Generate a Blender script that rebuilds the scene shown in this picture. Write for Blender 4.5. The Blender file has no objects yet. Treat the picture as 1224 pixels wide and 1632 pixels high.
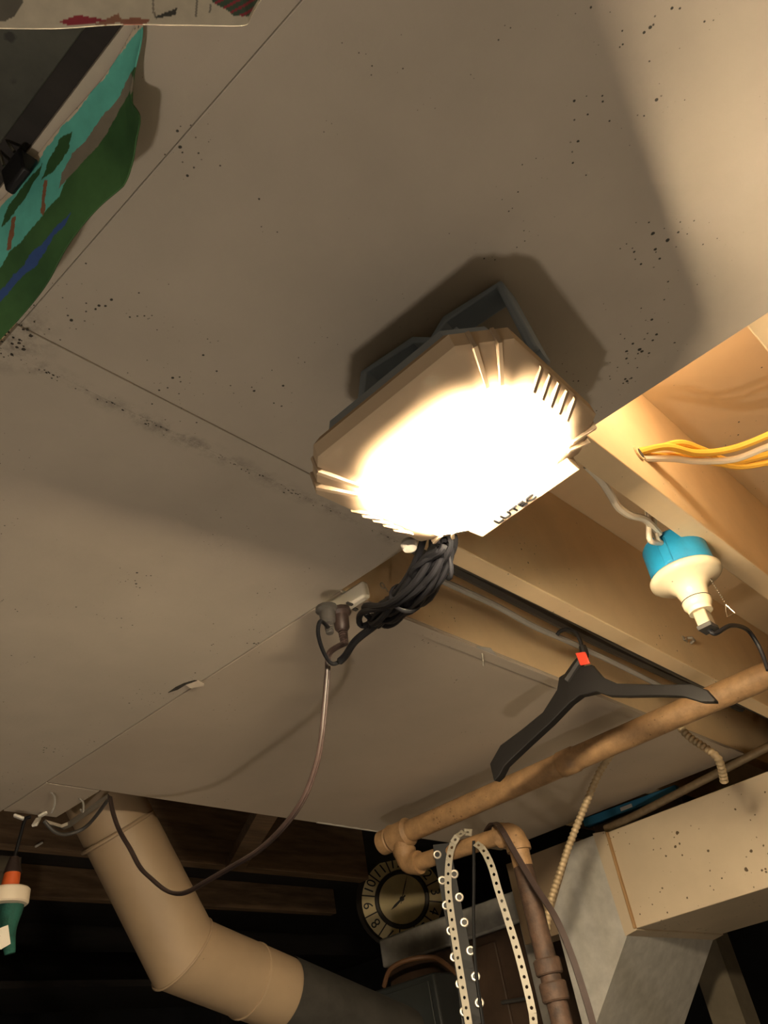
import bpy, math, random
from mathutils import Vector, Matrix, noise as mnoise
random.seed(7)
V = Vector
C = bpy.context.scene.collection
SC = bpy.context.scene
# ------------------------------------------------------------------ camera
AZ, PI_, RO, FPX = 0.941017432, 0.621446171, -0.201445631, 1387.80366
CAMZ = 1.5
_f = V((math.sin(AZ)*math.cos(PI_), math.cos(AZ)*math.cos(PI_), math.sin(PI_)))
_r = V((math.cos(AZ), -math.sin(AZ), 0)); _u = _r.cross(_f)
CR = _r*math.cos(RO) + _u*math.sin(RO)
CU = -_r*math.sin(RO) + _u*math.cos(RO)
cd = bpy.data.cameras.new('camera'); cam = bpy.data.objects.new('camera', cd); C.objects.link(cam)
cd.sensor_fit = 'HORIZONTAL'; cd.sensor_width = 36.0; cd.lens = FPX*36.0/1224.0
cd.clip_start = 0.01; cd.clip_end = 60
m = Matrix.Identity(4)
for i, a in enumerate((CR, CU, -_f)):
    for j in range(3): m[j][i] = a[j]
m.translation = V((0, 0, CAMZ)); cam.matrix_world = m
SC.camera = cam
# ------------------------------------------------------------------ world, exposure, room lamp
w = bpy.data.worlds.new('world'); SC.world = w; w.use_nodes = True
w.node_tree.nodes['Background'].inputs[0].default_value = (0.55, 0.62, 0.8, 1)
w.node_tree.nodes['Background'].inputs[1].default_value = 0.0
SC.view_settings.view_transform = 'Standard'
try: SC.view_settings.look = 'None'
except Exception: pass
SC.view_settings.gamma = 1.0
SC.view_settings.use_curve_mapping = False
SC.view_settings.exposure = 0.25
ld = bpy.data.lights.new('room_bulb', 'POINT'); ld.energy = 25; ld.color = (1.0, 0.87, 0.71); ld.shadow_soft_size = 0.045
lo = bpy.data.objects.new('room_bulb', ld); C.objects.link(lo); lo.location = (-0.3, 0.42, CAMZ-1.1)
l2 = bpy.data.lights.new('joist_bay_bulb', 'POINT'); l2.energy = 2.0; l2.color = (1.0, 0.84, 0.60); l2.shadow_soft_size = 0.03
lo2 = bpy.data.objects.new('joist_bay_bulb', l2); C.objects.link(lo2); lo2.location = (0.96, 0.13, CAMZ+0.865)
LAMP_STRENGTH = 950.0

# ------------------------------------------------------------------ helpers
def ray(x, y): return _f + CR*((x-612)/FPX) - CU*((y-816)/FPX)
ZC = V((0, 0, CAMZ))
def PX(x, y, X): d = ray(x, y); return d*(X/d.x) + ZC
def PY(x, y, Y): d = ray(x, y); return d*(Y/d.y) + ZC
def PZ(x, y, z): d = ray(x, y); return d*(z/d.z) + ZC          # z above the camera
def PP(x, y, p0, n): d = ray(x, y); return d*((p0-ZC).dot(n)/d.dot(n)) + ZC
def W(x, y, z): return V((x, y, z+CAMZ))                         # z above the camera

class MB:
    def __init__(s): s.v = []; s.f = []; s.mi = []
    def add(s, vs, fs, mi=0):
        o = len(s.v); s.v += [V(a) for a in vs]
        for f in fs: s.f.append([o+i for i in f]); s.mi.append(mi)
    def box(s, a, b, mi=0, M=None):
        a, b = V(a), V(b)
        vs = [V((x, y, z)) for x in (a.x, b.x) for y in (a.y, b.y) for z in (a.z, b.z)]
        if M is not None: vs = [M @ v for v in vs]
        s.add(vs, [(0,1,3,2),(4,6,7,5),(0,4,5,1),(2,3,7,6),(0,2,6,4),(1,5,7,3)], mi)
    def beam(s, p, q, wd, hd, up=(0,0,1), mi=0):
        p, q = V(p), V(q); d = (q-p).normalized(); sd = d.cross(V(up)).normalized(); u = sd.cross(d)
        vs = [e + sd*(wd/2*i) + u*(hd/2*j) for e in (p, q) for i in (-1, 1) for j in (-1, 1)]
        s.add(vs, [(0,1,3,2),(4,6,7,5),(0,4,5,1),(2,3,7,6),(0,2,6,4),(1,5,7,3)], mi)
    def tube(s, pts, r, n=10, cap=True, mi=0, flat=None):
        pts = [V(p) for p in pts]; N = len(pts)
        rr = r if isinstance(r, (list, tuple)) else [r]*N
        T = []
        for i in range(N):
            t = pts[min(i+1, N-1)] - pts[max(i-1, 0)]
            T.append(t.normalized() if t.length > 1e-9 else (T[-1] if T else V((0,0,1))))
        a = T[0].cross(V((0,0,1)));
        if a.length < 1e-3: a = T[0].cross(V((1,0,0)))
        a.normalize(); vs = []; fs = []
        for i in range(N):
            a = (a - T[i]*a.dot(T[i])).normalized(); b = T[i].cross(a)
            for k in range(n):
                th = 2*math.pi*k/n
                fx, fy = (1, 1) if flat is None else flat
                vs.append(pts[i] + a*(rr[i]*fx*math.cos(th)) + b*(rr[i]*fy*math.sin(th)))
        for i in range(N-1):
            for k in range(n):
                k2 = (k+1) % n; fs.append((i*n+k, i*n+k2, (i+1)*n+k2, (i+1)*n+k))
        if cap: fs.append(list(range(n))[::-1]); fs.append([(N-1)*n+k for k in range(n)])
        s.add(vs, fs, mi)
    def lathe(s, prof, M, n=32, mi=0):
        vs = []; fs = []
        for (r, z) in prof:
            for k in range(n):
                th = 2*math.pi*k/n; vs.append(M @ V((r*math.cos(th), r*math.sin(th), z)))
        for i in range(len(prof)-1):
            for k in range(n):
                k2 = (k+1) % n; fs.append((i*n+k, i*n+k2, (i+1)*n+k2, (i+1)*n+k))
        s.add(vs, fs, mi)
    def loops(s, rings, close=True, cap0=False, cap1=False, mi=0):
        n = len(rings[0]); vs = [p for r in rings for p in r]; fs = []
        for i in range(len(rings)-1):
            for k in range(n if close else n-1):
                k2 = (k+1) % n; fs.append((i*n+k, i*n+k2, (i+1)*n+k2, (i+1)*n+k))
        if cap0: fs.append(list(range(n))[::-1])
        if cap1: fs.append([(len(rings)-1)*n+k for k in range(n)])
        s.add(vs, fs, mi)
    def prism(s, poly, d, mi=0):
        d = V(d); n = len(poly); vs = [V(p) for p in poly] + [V(p)+d for p in poly]
        fs = [list(range(n))[::-1], [n+k for k in range(n)]] + [(k, (k+1)%n, n+(k+1)%n, n+k) for k in range(n)]
        s.add(vs, fs, mi)
    def build(s, name, mats, parent=None, bevel=0, smooth=35, base=None, fix=True):
        me = bpy.data.meshes.new(name)
        off = V((0,0,0))
        if parent is not None: off = world_of(parent)
        elif base is not None: off = V(base)
        elif s.v:
            xs = [v.x for v in s.v]; ys = [v.y for v in s.v]; zs = [v.z for v in s.v]
            off = V(((min(xs)+max(xs))/2, (min(ys)+max(ys))/2, min(zs)))
        me.from_pydata([v-off for v in s.v], [], s.f)
        if not isinstance(mats, (list, tuple)): mats = [mats]
        for m_ in mats: me.materials.append(m_)
        if len(mats) > 1:
            for p, k in zip(me.polygons, s.mi): p.material_index = k
        if fix:
            import bmesh
            bm = bmesh.new(); bm.from_mesh(me); bmesh.ops.recalc_face_normals(bm, faces=bm.faces); bm.to_mesh(me); bm.free()
        if smooth:
            for p in me.polygons: p.use_smooth = True
            me.set_sharp_from_angle(angle=math.radians(smooth))
        o = bpy.data.objects.new(name, me); C.objects.link(o)
        if parent is not None: o.parent = parent
        else: o.location = off
        if bevel:
            b = o.modifiers.new('bevel', 'BEVEL'); b.width = bevel; b.segments = 2; b.limit_method = 'ANGLE'; b.angle_limit = math.radians(40)
        return o
def world_of(o):
    p = V((0,0,0))
    while o is not None: p = p + o.location; o = o.parent
    return p
def thing(name, label, cat, loc, group=None):
    o = bpy.data.objects.new(name, None); C.objects.link(o); o.location = loc; o.empty_display_size = 0.05
    return tag(o, label, cat, group)
def tag(o, label, cat, group=None, kind=None):
    o['label'] = label; o['category'] = cat
    if group: o['group'] = group
    if kind: o['kind'] = kind
    return o
def one(name, mb, mat, label, cat, group=None, **k): return tag(mb.build(name, mat, **k), label, cat, group)
def smooth_path(P, k=8):
    P = [V(p) for p in P]; out = []
    for i in range(len(P)-1):
        p0, p1, p2, p3 = P[max(i-1,0)], P[i], P[i+1], P[min(i+2, len(P)-1)]
        for j in range(k):
            t = j/k
            out.append(0.5*((2*p1)+(p2-p0)*t+(2*p0-5*p1+4*p2-p3)*t*t+(3*p1-p0-3*p2+p3)*t**3))
    out.append(P[-1]); return out
def resample(P, step):
    L = [0]
    for a, b in zip(P, P[1:]): L.append(L[-1]+(b-a).length)
    n = max(2, int(L[-1]/step)); out = []; j = 0
    for i in range(n+1):
        t = L[-1]*i/n
        while j < len(L)-2 and L[j+1] < t: j += 1
        q = (t-L[j])/max(1e-9, L[j+1]-L[j]); out.append(P[j].lerp(P[j+1], q))
    return out
def frameM(o, x, y, z):
    M = Matrix.Identity(4)
    for i, a in enumerate((x, y, z)):
        for j in range(3): M[j][i] = a[j]
    M.translation = o; return M
def zdown(o):     # local +z points down
    return frameM(V(o), V((1,0,0)), V((0,-1,0)), V((0,0,-1)))

# ------------------------------------------------------------------ materials
def mat(name, col, rough=0.6, metal=0.0, var=0.12, vscale=6.0, specks=0.0, spcol=(0.03,0.028,0.022), spscale=55, bump=0.0, bscale=120,
        emit=None, col2=None, grain=None, spec=0.5):
    m_ = bpy.data.materials.new(name); m_.use_nodes = True; nt = m_.node_tree; N = nt.nodes; L = nt.links
    b = N['Principled BSDF']; b.inputs['Roughness'].default_value = rough; b.inputs['Metallic'].default_value = metal
    b.inputs['Specular IOR Level'].default_value = spec
    tc = N.new('ShaderNodeTexCoord'); src = tc.outputs['Object']
    if grain:
        mp = N.new('ShaderNodeMapping'); mp.inputs['Scale'].default_value = grain; L.new(src, mp.inputs[0]); src = mp.outputs[0]
    nz = N.new('ShaderNodeTexNoise'); nz.inputs['Scale'].default_value = vscale; nz.inputs['Detail'].default_value = 5; nz.inputs['Roughness'].default_value = 0.6
    L.new(src, nz.inputs['Vector'])
    cr = N.new('ShaderNodeValToRGB'); c2 = col2 or tuple(c*(1-var*1.6) for c in col)
    cr.color_ramp.elements[0].position = 0.32; cr.color_ramp.elements[1].position = 0.68
    cr.color_ramp.elements[0].color = (*c2, 1); cr.color_ramp.elements[1].color = (*[min(1, c*(1+var*0.5)) for c in col], 1)
    L.new(nz.outputs['Fac'], cr.inputs[0]); out = cr.outputs[0]
    if specks:
        vo = N.new('ShaderNodeTexVoronoi'); vo.inputs['Scale'].default_value = spscale; L.new(tc.outputs['Object'], vo.inputs['Vector'])
        n2 = N.new('ShaderNodeTexNoise'); n2.inputs['Scale'].default_value = 9; n2.inputs['Detail'].default_value = 3; L.new(tc.outputs['Object'], n2.inputs['Vector'])
        n3 = N.new('ShaderNodeTexNoise'); n3.inputs['Scale'].default_value = 300; L.new(tc.outputs['Object'], n3.inputs['Vector'])
        # threshold grows with clustering noise
        mr = N.new('ShaderNodeMapRange'); mr.inputs[1].default_value = 0.42; mr.inputs[2].default_value = 0.75; mr.inputs[3].default_value = 0.0; mr.inputs[4].default_value = specks
        L.new(n2.outputs['Fac'], mr.inputs[0])
        sep = N.new('ShaderNodeSeparateColor'); L.new(vo.outputs['Color'], sep.inputs[0])
        pw = N.new('ShaderNodeMath'); pw.operation = 'POWER'; pw.inputs[1].default_value = 4; L.new(sep.outputs[0], pw.inputs[0])
        mu = N.new('ShaderNodeMath'); mu.operation = 'MULTIPLY'; L.new(mr.outputs[0], mu.inputs[0]); L.new(pw.outputs[0], mu.inputs[1])
        ad = N.new('ShaderNodeMath'); ad.operation = 'MULTIPLY_ADD'; ad.inputs[1].default_value = 0.25; L.new(n3.outputs['Fac'], ad.inputs[0]); L.new(vo.outputs['Distance'], ad.inputs[2])
        lt = N.new('ShaderNodeMath'); lt.operation = 'SUBTRACT'; L.new(mu.outputs[0], lt.inputs[0]); L.new(ad.outputs[0], lt.inputs[1])
        sc = N.new('ShaderNodeMath'); sc.operation = 'MULTIPLY_ADD'; sc.inputs[1].default_value = 9; sc.inputs[2].default_value = 1.2; sc.use_clamp = True; L.new(lt.outputs[0], sc.inputs[0])
        mx = N.new('ShaderNodeMix'); mx.data_type = 'RGBA'; mx.inputs['B'].default_value = (*spcol, 1)
        L.new(sc.outputs[0], mx.inputs['Factor']); L.new(out, mx.inputs['A']); out = mx.outputs['Result']
    L.new(out, b.inputs['Base Color'])
    if bump:
        n4 = N.new('ShaderNodeTexNoise'); n4.inputs['Scale'].default_value = bscale; n4.inputs['Detail'].default_value = 4; L.new(src, n4.inputs['Vector'])
        bp = N.new('ShaderNodeBump'); bp.inputs['Strength'].default_value = bump; bp.inputs['Distance'].default_value = 0.002
        L.new(n4.outputs['Fac'], bp.inputs['Height']); L.new(bp.outputs[0], b.inputs['Normal'])
    if emit:
        b.inputs['Emission Color'].default_value = (*emit[0], 1); b.inputs['Emission Strength'].default_value = emit[1]
    m_['out'] = 0
    return m_
def attr_mat(name, rough=0.7):
    m_ = bpy.data.materials.new(name); m_.use_nodes = True; nt = m_.node_tree; b = nt.nodes['Principled BSDF']; b.inputs['Roughness'].default_value = rough
    a = nt.nodes.new('ShaderNodeAttribute'); a.attribute_name = 'paint'
    n = nt.nodes.new('ShaderNodeTexNoise'); n.inputs['Scale'].default_value = 90; n.inputs['Detail'].default_value = 4
    mx = nt.nodes.new('ShaderNodeMix'); mx.data_type = 'RGBA'; mx.blend_type = 'MULTIPLY'; mx.inputs['Factor'].default_value = 0.35
    tc = nt.nodes.new('ShaderNodeTexCoord'); nt.links.new(tc.outputs['Object'], n.inputs['Vector'])
    nt.links.new(a.outputs['Color'], mx.inputs['A']); nt.links.new(n.outputs['Fac'], mx.inputs['B']); nt.links.new(mx.outputs['Result'], b.inputs['Base Color'])
    return m_
M_ = {}
M_['panel'] = mat('panel_paint', (0.44,0.385,0.32), 0.55, var=0.07, vscale=5, specks=0.62, spscale=200, bump=0.12, bscale=160)
def add_mould(m_):      # damp stain that follows the crack beside the batten and its outer corner
    nt = m_.node_tree; N = nt.nodes; L = nt.links; b = N['Principled BSDF']; src = b.inputs['Base Color'].links[0].from_socket
    def mth(op, a, c=None, d=None, clamp=False):
        n = N.new('ShaderNodeMath'); n.operation = op; n.use_clamp = clamp
        for i, x in enumerate((a, c, d)):
            if x is None: continue
            if isinstance(x, (int, float)): n.inputs[i].default_value = x
            else: L.new(x, n.inputs[i])
        return n.outputs[0]
    g = N.new('ShaderNodeNewGeometry'); sp_ = N.new('ShaderNodeSeparateXYZ'); L.new(g.outputs['Position'], sp_.inputs[0])
    nz = N.new('ShaderNodeTexNoise'); nz.inputs['Scale'].default_value = 26; nz.inputs['Detail'].default_value = 8; nz.inputs['Roughness'].default_value = .75; L.new(g.outputs['Position'], nz.inputs['Vector'])
    n2 = N.new('ShaderNodeTexNoise'); n2.inputs['Scale'].default_value = 7; L.new(g.outputs['Position'], n2.inputs['Vector'])
    dy = mth('ABSOLUTE', mth('SUBTRACT', sp_.outputs[1], .5985))
    line = mth('MULTIPLY_ADD', dy, -55, 1.0, True)
    dx = mth('ABSOLUTE', mth('SUBTRACT', sp_.outputs[0], .245)); d2 = mth('ABSOLUTE', mth('SUBTRACT', sp_.outputs[1], .58))
    corner = mth('MULTIPLY_ADD', mth('SQRT', mth('ADD', mth('MULTIPLY', dx, dx), mth('MULTIPLY', d2, d2))), -18, 1.05, True)
    k = mth('MULTIPLY_ADD', nz.outputs['Fac'], 5.5, -2.55, True)
    k2 = mth('MULTIPLY_ADD', n2.outputs['Fac'], 4.0, -1.3, True)
    f = mth('MAXIMUM', mth('MULTIPLY', mth('MULTIPLY', line, k), k2), mth('MULTIPLY', corner, k))
    mx = N.new('ShaderNodeMix'); mx.data_type = 'RGBA'; mx.inputs['B'].default_value = (.06,.05,.042,1); L.new(mth('MULTIPLY', f, .85), mx.inputs['Factor']); L.new(src, mx.inputs['A']); L.new(mx.outputs['Result'], b.inputs['Base Color'])
add_mould(M_['panel'])
M_['panel_far'] = mat('panel_paint_plain', (0.43,0.365,0.295), 0.6, var=0.06, vscale=4, specks=0.35, spscale=170, bump=0.1, bscale=160)
M_['joist'] = mat('joist_paint', (0.80,0.60,0.36), 0.5, var=0.06, vscale=7, specks=0.4, spscale=120, bump=0.25, bscale=60)
M_['subfloor'] = mat('subfloor_paint', (0.82,0.63,0.39), 0.5, var=0.05, vscale=4, specks=0.35, spscale=110, bump=0.1)
M_['darkboard'] = mat('dark_stained_board', (0.06,0.062,0.05), 0.7, var=0.3, vscale=14, specks=0.7, spscale=60, spcol=(0.02,0.02,0.018))
M_['rawwood'] = mat('raw_wood', (0.20,0.125,0.07), 0.7, var=0.3, vscale=6, grain=(1,8,8), bump=0.2)
M_['shade_wood'] = mat('shade_dark_wood', (0.018,0.014,0.013), 0.8, var=0.3, vscale=5, grain=(1,6,6))  # wood kept near-black: the far end's lack of light is in its colour
M_['shade_wall'] = mat('shade_dark_masonry', (0.022,0.022,0.026), 0.9, var=0.3, vscale=3, bump=0.4, bscale=30)  # far walls darkened in colour to stand for missing light
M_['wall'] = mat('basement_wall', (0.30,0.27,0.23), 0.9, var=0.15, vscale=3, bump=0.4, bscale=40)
M_['floor'] = mat('concrete_floor', (0.165,0.16,0.15), 0.9, var=0.2, vscale=3)
M_['duct'] = mat('duct_paint', (0.58,0.475,0.34), 0.45, var=0.07, vscale=5, specks=0.62, spscale=75, spcol=(0.09,0.06,0.03))
M_['galv'] = mat('galvanised_sheet', (0.58,0.56,0.52), 0.5, metal=0.1, var=0.12, vscale=25)
M_['seam'] = mat('tan_sealed_seam', (0.42,0.25,0.11), 0.6)
M_['pipe'] = mat('painted_iron_pipe', (0.32,0.19,0.09), 0.55, var=0.2, vscale=40, specks=0.8, spscale=160, spcol=(0.16,0.09,0.04), bump=0.5, bscale=200)
M_['rust'] = mat('rusty_pipe', (0.075,0.041,0.025), 0.7, var=0.4, vscale=40, bump=0.6, bscale=120)
M_['flue'] = mat('flue_paint', (0.34,0.245,0.155), 0.5, var=0.08, vscale=6, specks=0.25, spscale=40)
M_['fluegrey'] = mat('grey_flue_metal', (0.05,0.047,0.042), 0.6, metal=0.2, var=0.2, vscale=20)
M_['black'] = mat('black_rubber', (0.007,0.007,0.009), 0.5, var=0.2, spec=0.3)
M_['cordbrown'] = mat('brown_cord', (0.04,0.026,0.023), 0.4, var=0.2, vscale=20, spec=0.35)
M_['hanger'] = mat('black_hanger', (0.011,0.010,0.010), 0.5, var=0.15, spec=0.3)
M_['red'] = mat('red_tag', (0.65,0.06,0.03), 0.4)
M_['rim'] = mat('lamp_rim', (0.50,0.38,0.26), 0.9, var=0.06, spec=0.05)
M_['rimdark'] = mat('lamp_rim_dark_tone', (0.36,0.27,0.185), 0.9, spec=0.05)  # darker rim tone for the moulded grip bands
M_['bracket'] = mat('lamp_bracket_haze', (0.27,0.33,0.41), 0.5, var=0.08)  # lightened blue-grey: lens haze over a darker bracket, put into the colour
M_['lens'] = mat('lit_diffuser', (1,0.95,0.85), 0.5, var=0.0, emit=((1.0,0.80,0.53), LAMP_STRENGTH))
M_['letter'] = mat('grey_lettering', (0.004,0.004,0.0045), 1.0, spec=0.0)
M_['white'] = mat('white_plastic', (0.62,0.58,0.5), 0.45, var=0.06)
M_['slot'] = mat('dark_slot', (0.05,0.045,0.04), 0.7)
M_['blue'] = mat('blue_plastic_box', (0.02,0.30,0.56), 0.4, var=0.12, vscale=30)
M_['porc'] = mat('glazed_porcelain', (0.78,0.66,0.45), 0.2, var=0.06, vscale=12, specks=0.3, spscale=90)
M_['chrome'] = mat('bright_metal', (0.75,0.70,0.6), 0.25, metal=1.0)
M_['steel'] = mat('dull_steel', (0.42,0.38,0.32), 0.4, metal=0.7)
M_['adapter'] = mat('grey_adapter', (0.40,0.34,0.24), 0.4)
M_['yellow'] = mat('yellow_sheath', (0.85,0.47,0.06), 0.4, var=0.06)
M_['whitecable'] = mat('white_sheath', (0.80,0.70,0.55), 0.4, var=0.05)
M_['greycable'] = mat('grey_sheath', (0.32,0.30,0.27), 0.5)
M_['darkcable'] = mat('dark_sheath', (0.07,0.065,0.06), 0.5)
M_['bx'] = mat('armoured_conduit', (0.50,0.38,0.23), 0.45, metal=0.2, var=0.15, vscale=60)
M_['belt'] = mat('black_leather', (0.010,0.010,0.011), 0.55, var=0.2, spec=0.25)
M_['strap'] = mat('grey_plastic_strap', (0.29,0.26,0.20), 0.5, var=0.06)
M_['level'] = mat('blue_level_paint', (0.05,0.26,0.46), 0.45, var=0.15)
M_['clockrim'] = mat('dark_clock_rim', (0.035,0.028,0.022), 0.4)
M_['clockface'] = mat('yellowed_clock_face', (0.85,0.69,0.36), 0.6, var=0.1, vscale=10)
M_['clockband'] = mat('cream_clock_band', (0.92,0.75,0.40), 0.6, var=0.08, vscale=10)
M_['ink'] = mat('black_ink', (0.015,0.013,0.012), 0.5)
M_['furnbrown'] = mat('brown_furnace_paint', (0.085,0.052,0.034), 0.5, var=0.25, vscale=8)
M_['furngrey'] = mat('grey_furnace_paint', (0.42,0.40,0.36), 0.5, var=0.25, vscale=10)
M_['boxblack'] = mat('charcoal_box_paint', (0.045,0.05,0.05), 0.5, var=0.15)
M_['copper'] = mat('orange_brown_wire', (0.20,0.10,0.05), 0.5)
M_['orange'] = mat('orange_grip', (0.72,0.13,0.03), 0.45, var=0.1)
M_['cream'] = mat('cream_ring', (0.72,0.62,0.48), 0.5, var=0.05)
M_['green'] = mat('green_knit', (0.012,0.10,0.075), 0.8, var=0.2, vscale=60, bump=0.8, bscale=200)
M_['paperwhite'] = mat('white_paper_tag', (0.75,0.70,0.6), 0.7, specks=0.5, spscale=120, spcol=(0.3,0.05,0.05))
M_['tape'] = mat('white_tape', (0.75,0.71,0.64), 0.6)
M_['mold'] = mat('black_mould', (0.05,0.042,0.034), 0.9, var=0.4, vscale=60)
M_['alu'] = mat('aluminium_strap', (0.45,0.40,0.33), 0.35, metal=0.6)
M_['palepost'] = mat('pale_post', (0.17,0.14,0.095), 0.8, var=0.2)
M_['paint'] = attr_mat('painted_paper'); M_['paint2'] = attr_mat('drawing_paper')

# ------------------------------------------------------------------ setting
CH = 0.683; SUB = 0.972; JB = 0.689
def struct(name, mb, mt, **k):
    o = mb.build(name, mt, **k); o['kind'] = 'structure'; return o
X0, X1, Y0, Y1 = -2.2, 4.6, -2.2, 5.0
b = MB(); b.box((X0-.1, Y0-.1, -.05), (X1+.1, Y1+.1, 0)); struct('floor', b, M_['floor'], smooth=0)
b = MB(); b.box((X0-.1, Y0-.1, 0), (X0, Y1+.1, CAMZ+1.0)); struct('wall_left', b, M_['wall'], smooth=0)
b = MB(); b.box((X0, Y0-.1, 0), (X1, Y0, CAMZ+1.0)); struct('wall_front', b, M_['wall'], smooth=0)
b = MB(); b.box((X1, Y0-.1, 0), (X1+.1, Y1+.1, CAMZ+1.0)); struct('wall_right', b, M_['shade_wall'], smooth=0)
b = MB(); b.box((X0, Y1, 0), (X1, Y1+.1, CAMZ+1.0)); struct('wall_back', b, M_['shade_wall'], smooth=0)
b = MB(); b.box((X0, Y0, CAMZ+SUB), (2.6, 1.57, CAMZ+SUB+.028)); b.box((X0, 1.57, CAMZ+SUB), (X1, Y1, CAMZ+SUB+.028), 1); b.box((2.6, Y0, CAMZ+SUB), (X1, 1.57, CAMZ+SUB+.028), 1)  # far subfloor slabs coloured near-black in place of real shade
ceiling = struct('ceiling', b, [M_['subfloor'], M_['shade_wood']], smooth=0)
def cpart(name, a, c, mt, bevel=0.0012):
    b = MB(); b.box(W(*a), W(*c)); return b.build(name, mt, ceiling, bevel=bevel, smooth=0)
def hjoist(y0, y1, x0=X0+.02, x1=X1-.02, z0=JB, mt='joist'): return cpart('joist', (x0, y0, z0), (x1, y1, SUB), M_[mt], 0.002)
hjoist(-.47, -.435); hjoist(-.215, -.18); hjoist(.034, .072)
j1 = hjoist(.2985, .338); j2 = hjoist(.562, .596)
hjoist(.745, .78)
for y in (1.02, 1.30): hjoist(y, y+.036)
hjoist(1.535, 1.57, x1=2.5)
hjoist(2.2, 2.245, x1=2.48, z0=.781, mt='rawwood')
hjoist(2.9, 2.94, x1=3.02, z0=.868, mt='rawwood'); hjoist(3.6, 3.64, z0=.868, mt='shade_wood')
XE = 0.8626
cpart('panel', (.2515, -1.3, CH), (XE, .5615, JB), M_['panel'])
p2 = cpart('panel', (.2515, .5970, CH), (XE, 1.745, JB), M_['panel'])
cpart('batten_or_shade_strip', (.250, .5612, CH-.0022), (XE, .5962, JB), M_['panel'], 0.001)
cpart('panel', (.168, -1.3, CH), (.2509, .5605, JB), M_['panel'], .0006)
cpart('panel', (-.75, -1.3, CH-.001), (.149, .5605, JB), M_['darkboard'])
cpart('batten_or_shade_strip', (.1494, -1.3, CH+.003), (.1676, .5605, JB), M_['shade_wood'], .0003)  # dark strip set in the open gap to stand for its shade
cpart('panel', (-.75, .5975, CH), (.2505, 1.745, JB), M_['panel'])
p3 = cpart('panel', (.866, .7405, CH), (2.40, 1.5675, JB), M_['panel_far'])
cpart('panel', (.866, 1.572, CH), (.985, 1.737, JB), M_['panel_far'])
cpart('trim_strip', (.95, .7405, CH-.003), (2.3, .764, CH), M_['panel_far'], 0.0006)
b = MB(); zz = CH-.0006
xs = [1.60+.02*i for i in range(14)]
b.prism([W(x, 1.5665-.004-random.random()*.006, zz) for x in xs] + [W(x, 1.5676, zz) for x in xs[::-1]], (0,0,.003)); b.build('chipped_edge', M_['tape'], p3, smooth=0)
# diagonal wooden brace in the dark bay beyond the last panel
b = MB(); b.beam(PY(375, 1378, 2.17), PY(430, 1283, 1.62), .06, .03); b.build('brace', M_['rawwood'], ceiling, smooth=0)
# mould blotches along the batten crack and in its corner : thin crusts
def blotch(b, c, r, k):
    n = 9; ph = random.random()*6
    ring = [c + V((math.cos(2*math.pi*i/n)*r*k*random.uniform(.6,1.2), math.sin(2*math.pi*i/n)*r*random.uniform(.6,1.2), 0)) for i in range(n)]
    b.prism(ring, (0, 0, -.0006))
b = MB()
for i in range(130):
    x = .25 + .6*random.random()**1.2
    y = .5975 + abs(random.gauss(0, .0045))*random.choice((1,1,-.5))
    if math.sin(x*21)+math.sin(x*47+1) < -0.6: continue
    blotch(b, W(x, y, CH+.0002), random.uniform(.0003, .0009), random.uniform(1, 2.5))
for i in range(40):
    blotch(b, W(.245+random.gauss(0, .014), .578+random.gauss(0, .012), CH-.0021), random.uniform(.0005, .0018), 1.3)
o = b.build('mould_spots', M_['mold'], ceiling, smooth=0); o['kind'] = 'stuff'
# torn spot in the second panel
tc_ = W(.845*1, 1.097, CH)
def tear():
    c = PZ(295, 1092, CH); d = (PZ(325, 1080, CH)-PZ(268, 1102, CH)); L = d.length/2; d.normalize(); s = V((-d.y, d.x, 0))
    b = MB(); b.prism([c-d*L+s*.002, c-d*L*.4-s*.006, c+d*L*.1-s*.008, c+d*L*.6-s*.005, c+d*L*.7, c+d*L*.1-s*.002, c-d*L*.5+s*.004], (0,0,-.001)); b.build('tear', M_['mold'], p2, smooth=0)
    b = MB(); b.add([c+d*L*.05-s*.001, c+d*L*.75-s*.0005, c+d*L*.98+s*.004+V((0,0,-.008)), c+d*L*.9+s*.008+V((0,0,-.010)), c+d*L*.2+s*.006+V((0,0,-.006))], [(0,1,2,3,4)])
    o = b.build('paper_flap', M_['panel_far'], p2, smooth=0); o.modifiers.new('s', 'SOLIDIFY').thickness = .001
tear()
# splintered wood round the cable hole in the near joist
b = MB(); hc = PY(1018, 722, .2975)
for i in range(16):
    t = random.random(); a = hc + V((.02*random.gauss(0, .6)+.14*t*t, -.001, .01-.075*t*t+random.gauss(0, .004)))
    d_ = V((random.gauss(0,1), -abs(random.gauss(0,.5)), random.gauss(0,1))).normalized()*random.uniform(.004,.011)
    b.add([a, a+d_, a+d_*.6+V((.002,0,.002))], [(0,1,2)])
b.tube([hc+V((0,.0005,0)), hc+V((0,-.002,0))], .012, 12)
o = b.build('splinters', M_['joist'], j1, smooth=0, fix=False)
b = MB(); b.tube([hc+V((.003,-.0008,0)), hc+V((.003,-.0025,0))], .008, 12); b.build('hole', M_['slot'], j1, smooth=0)

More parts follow.
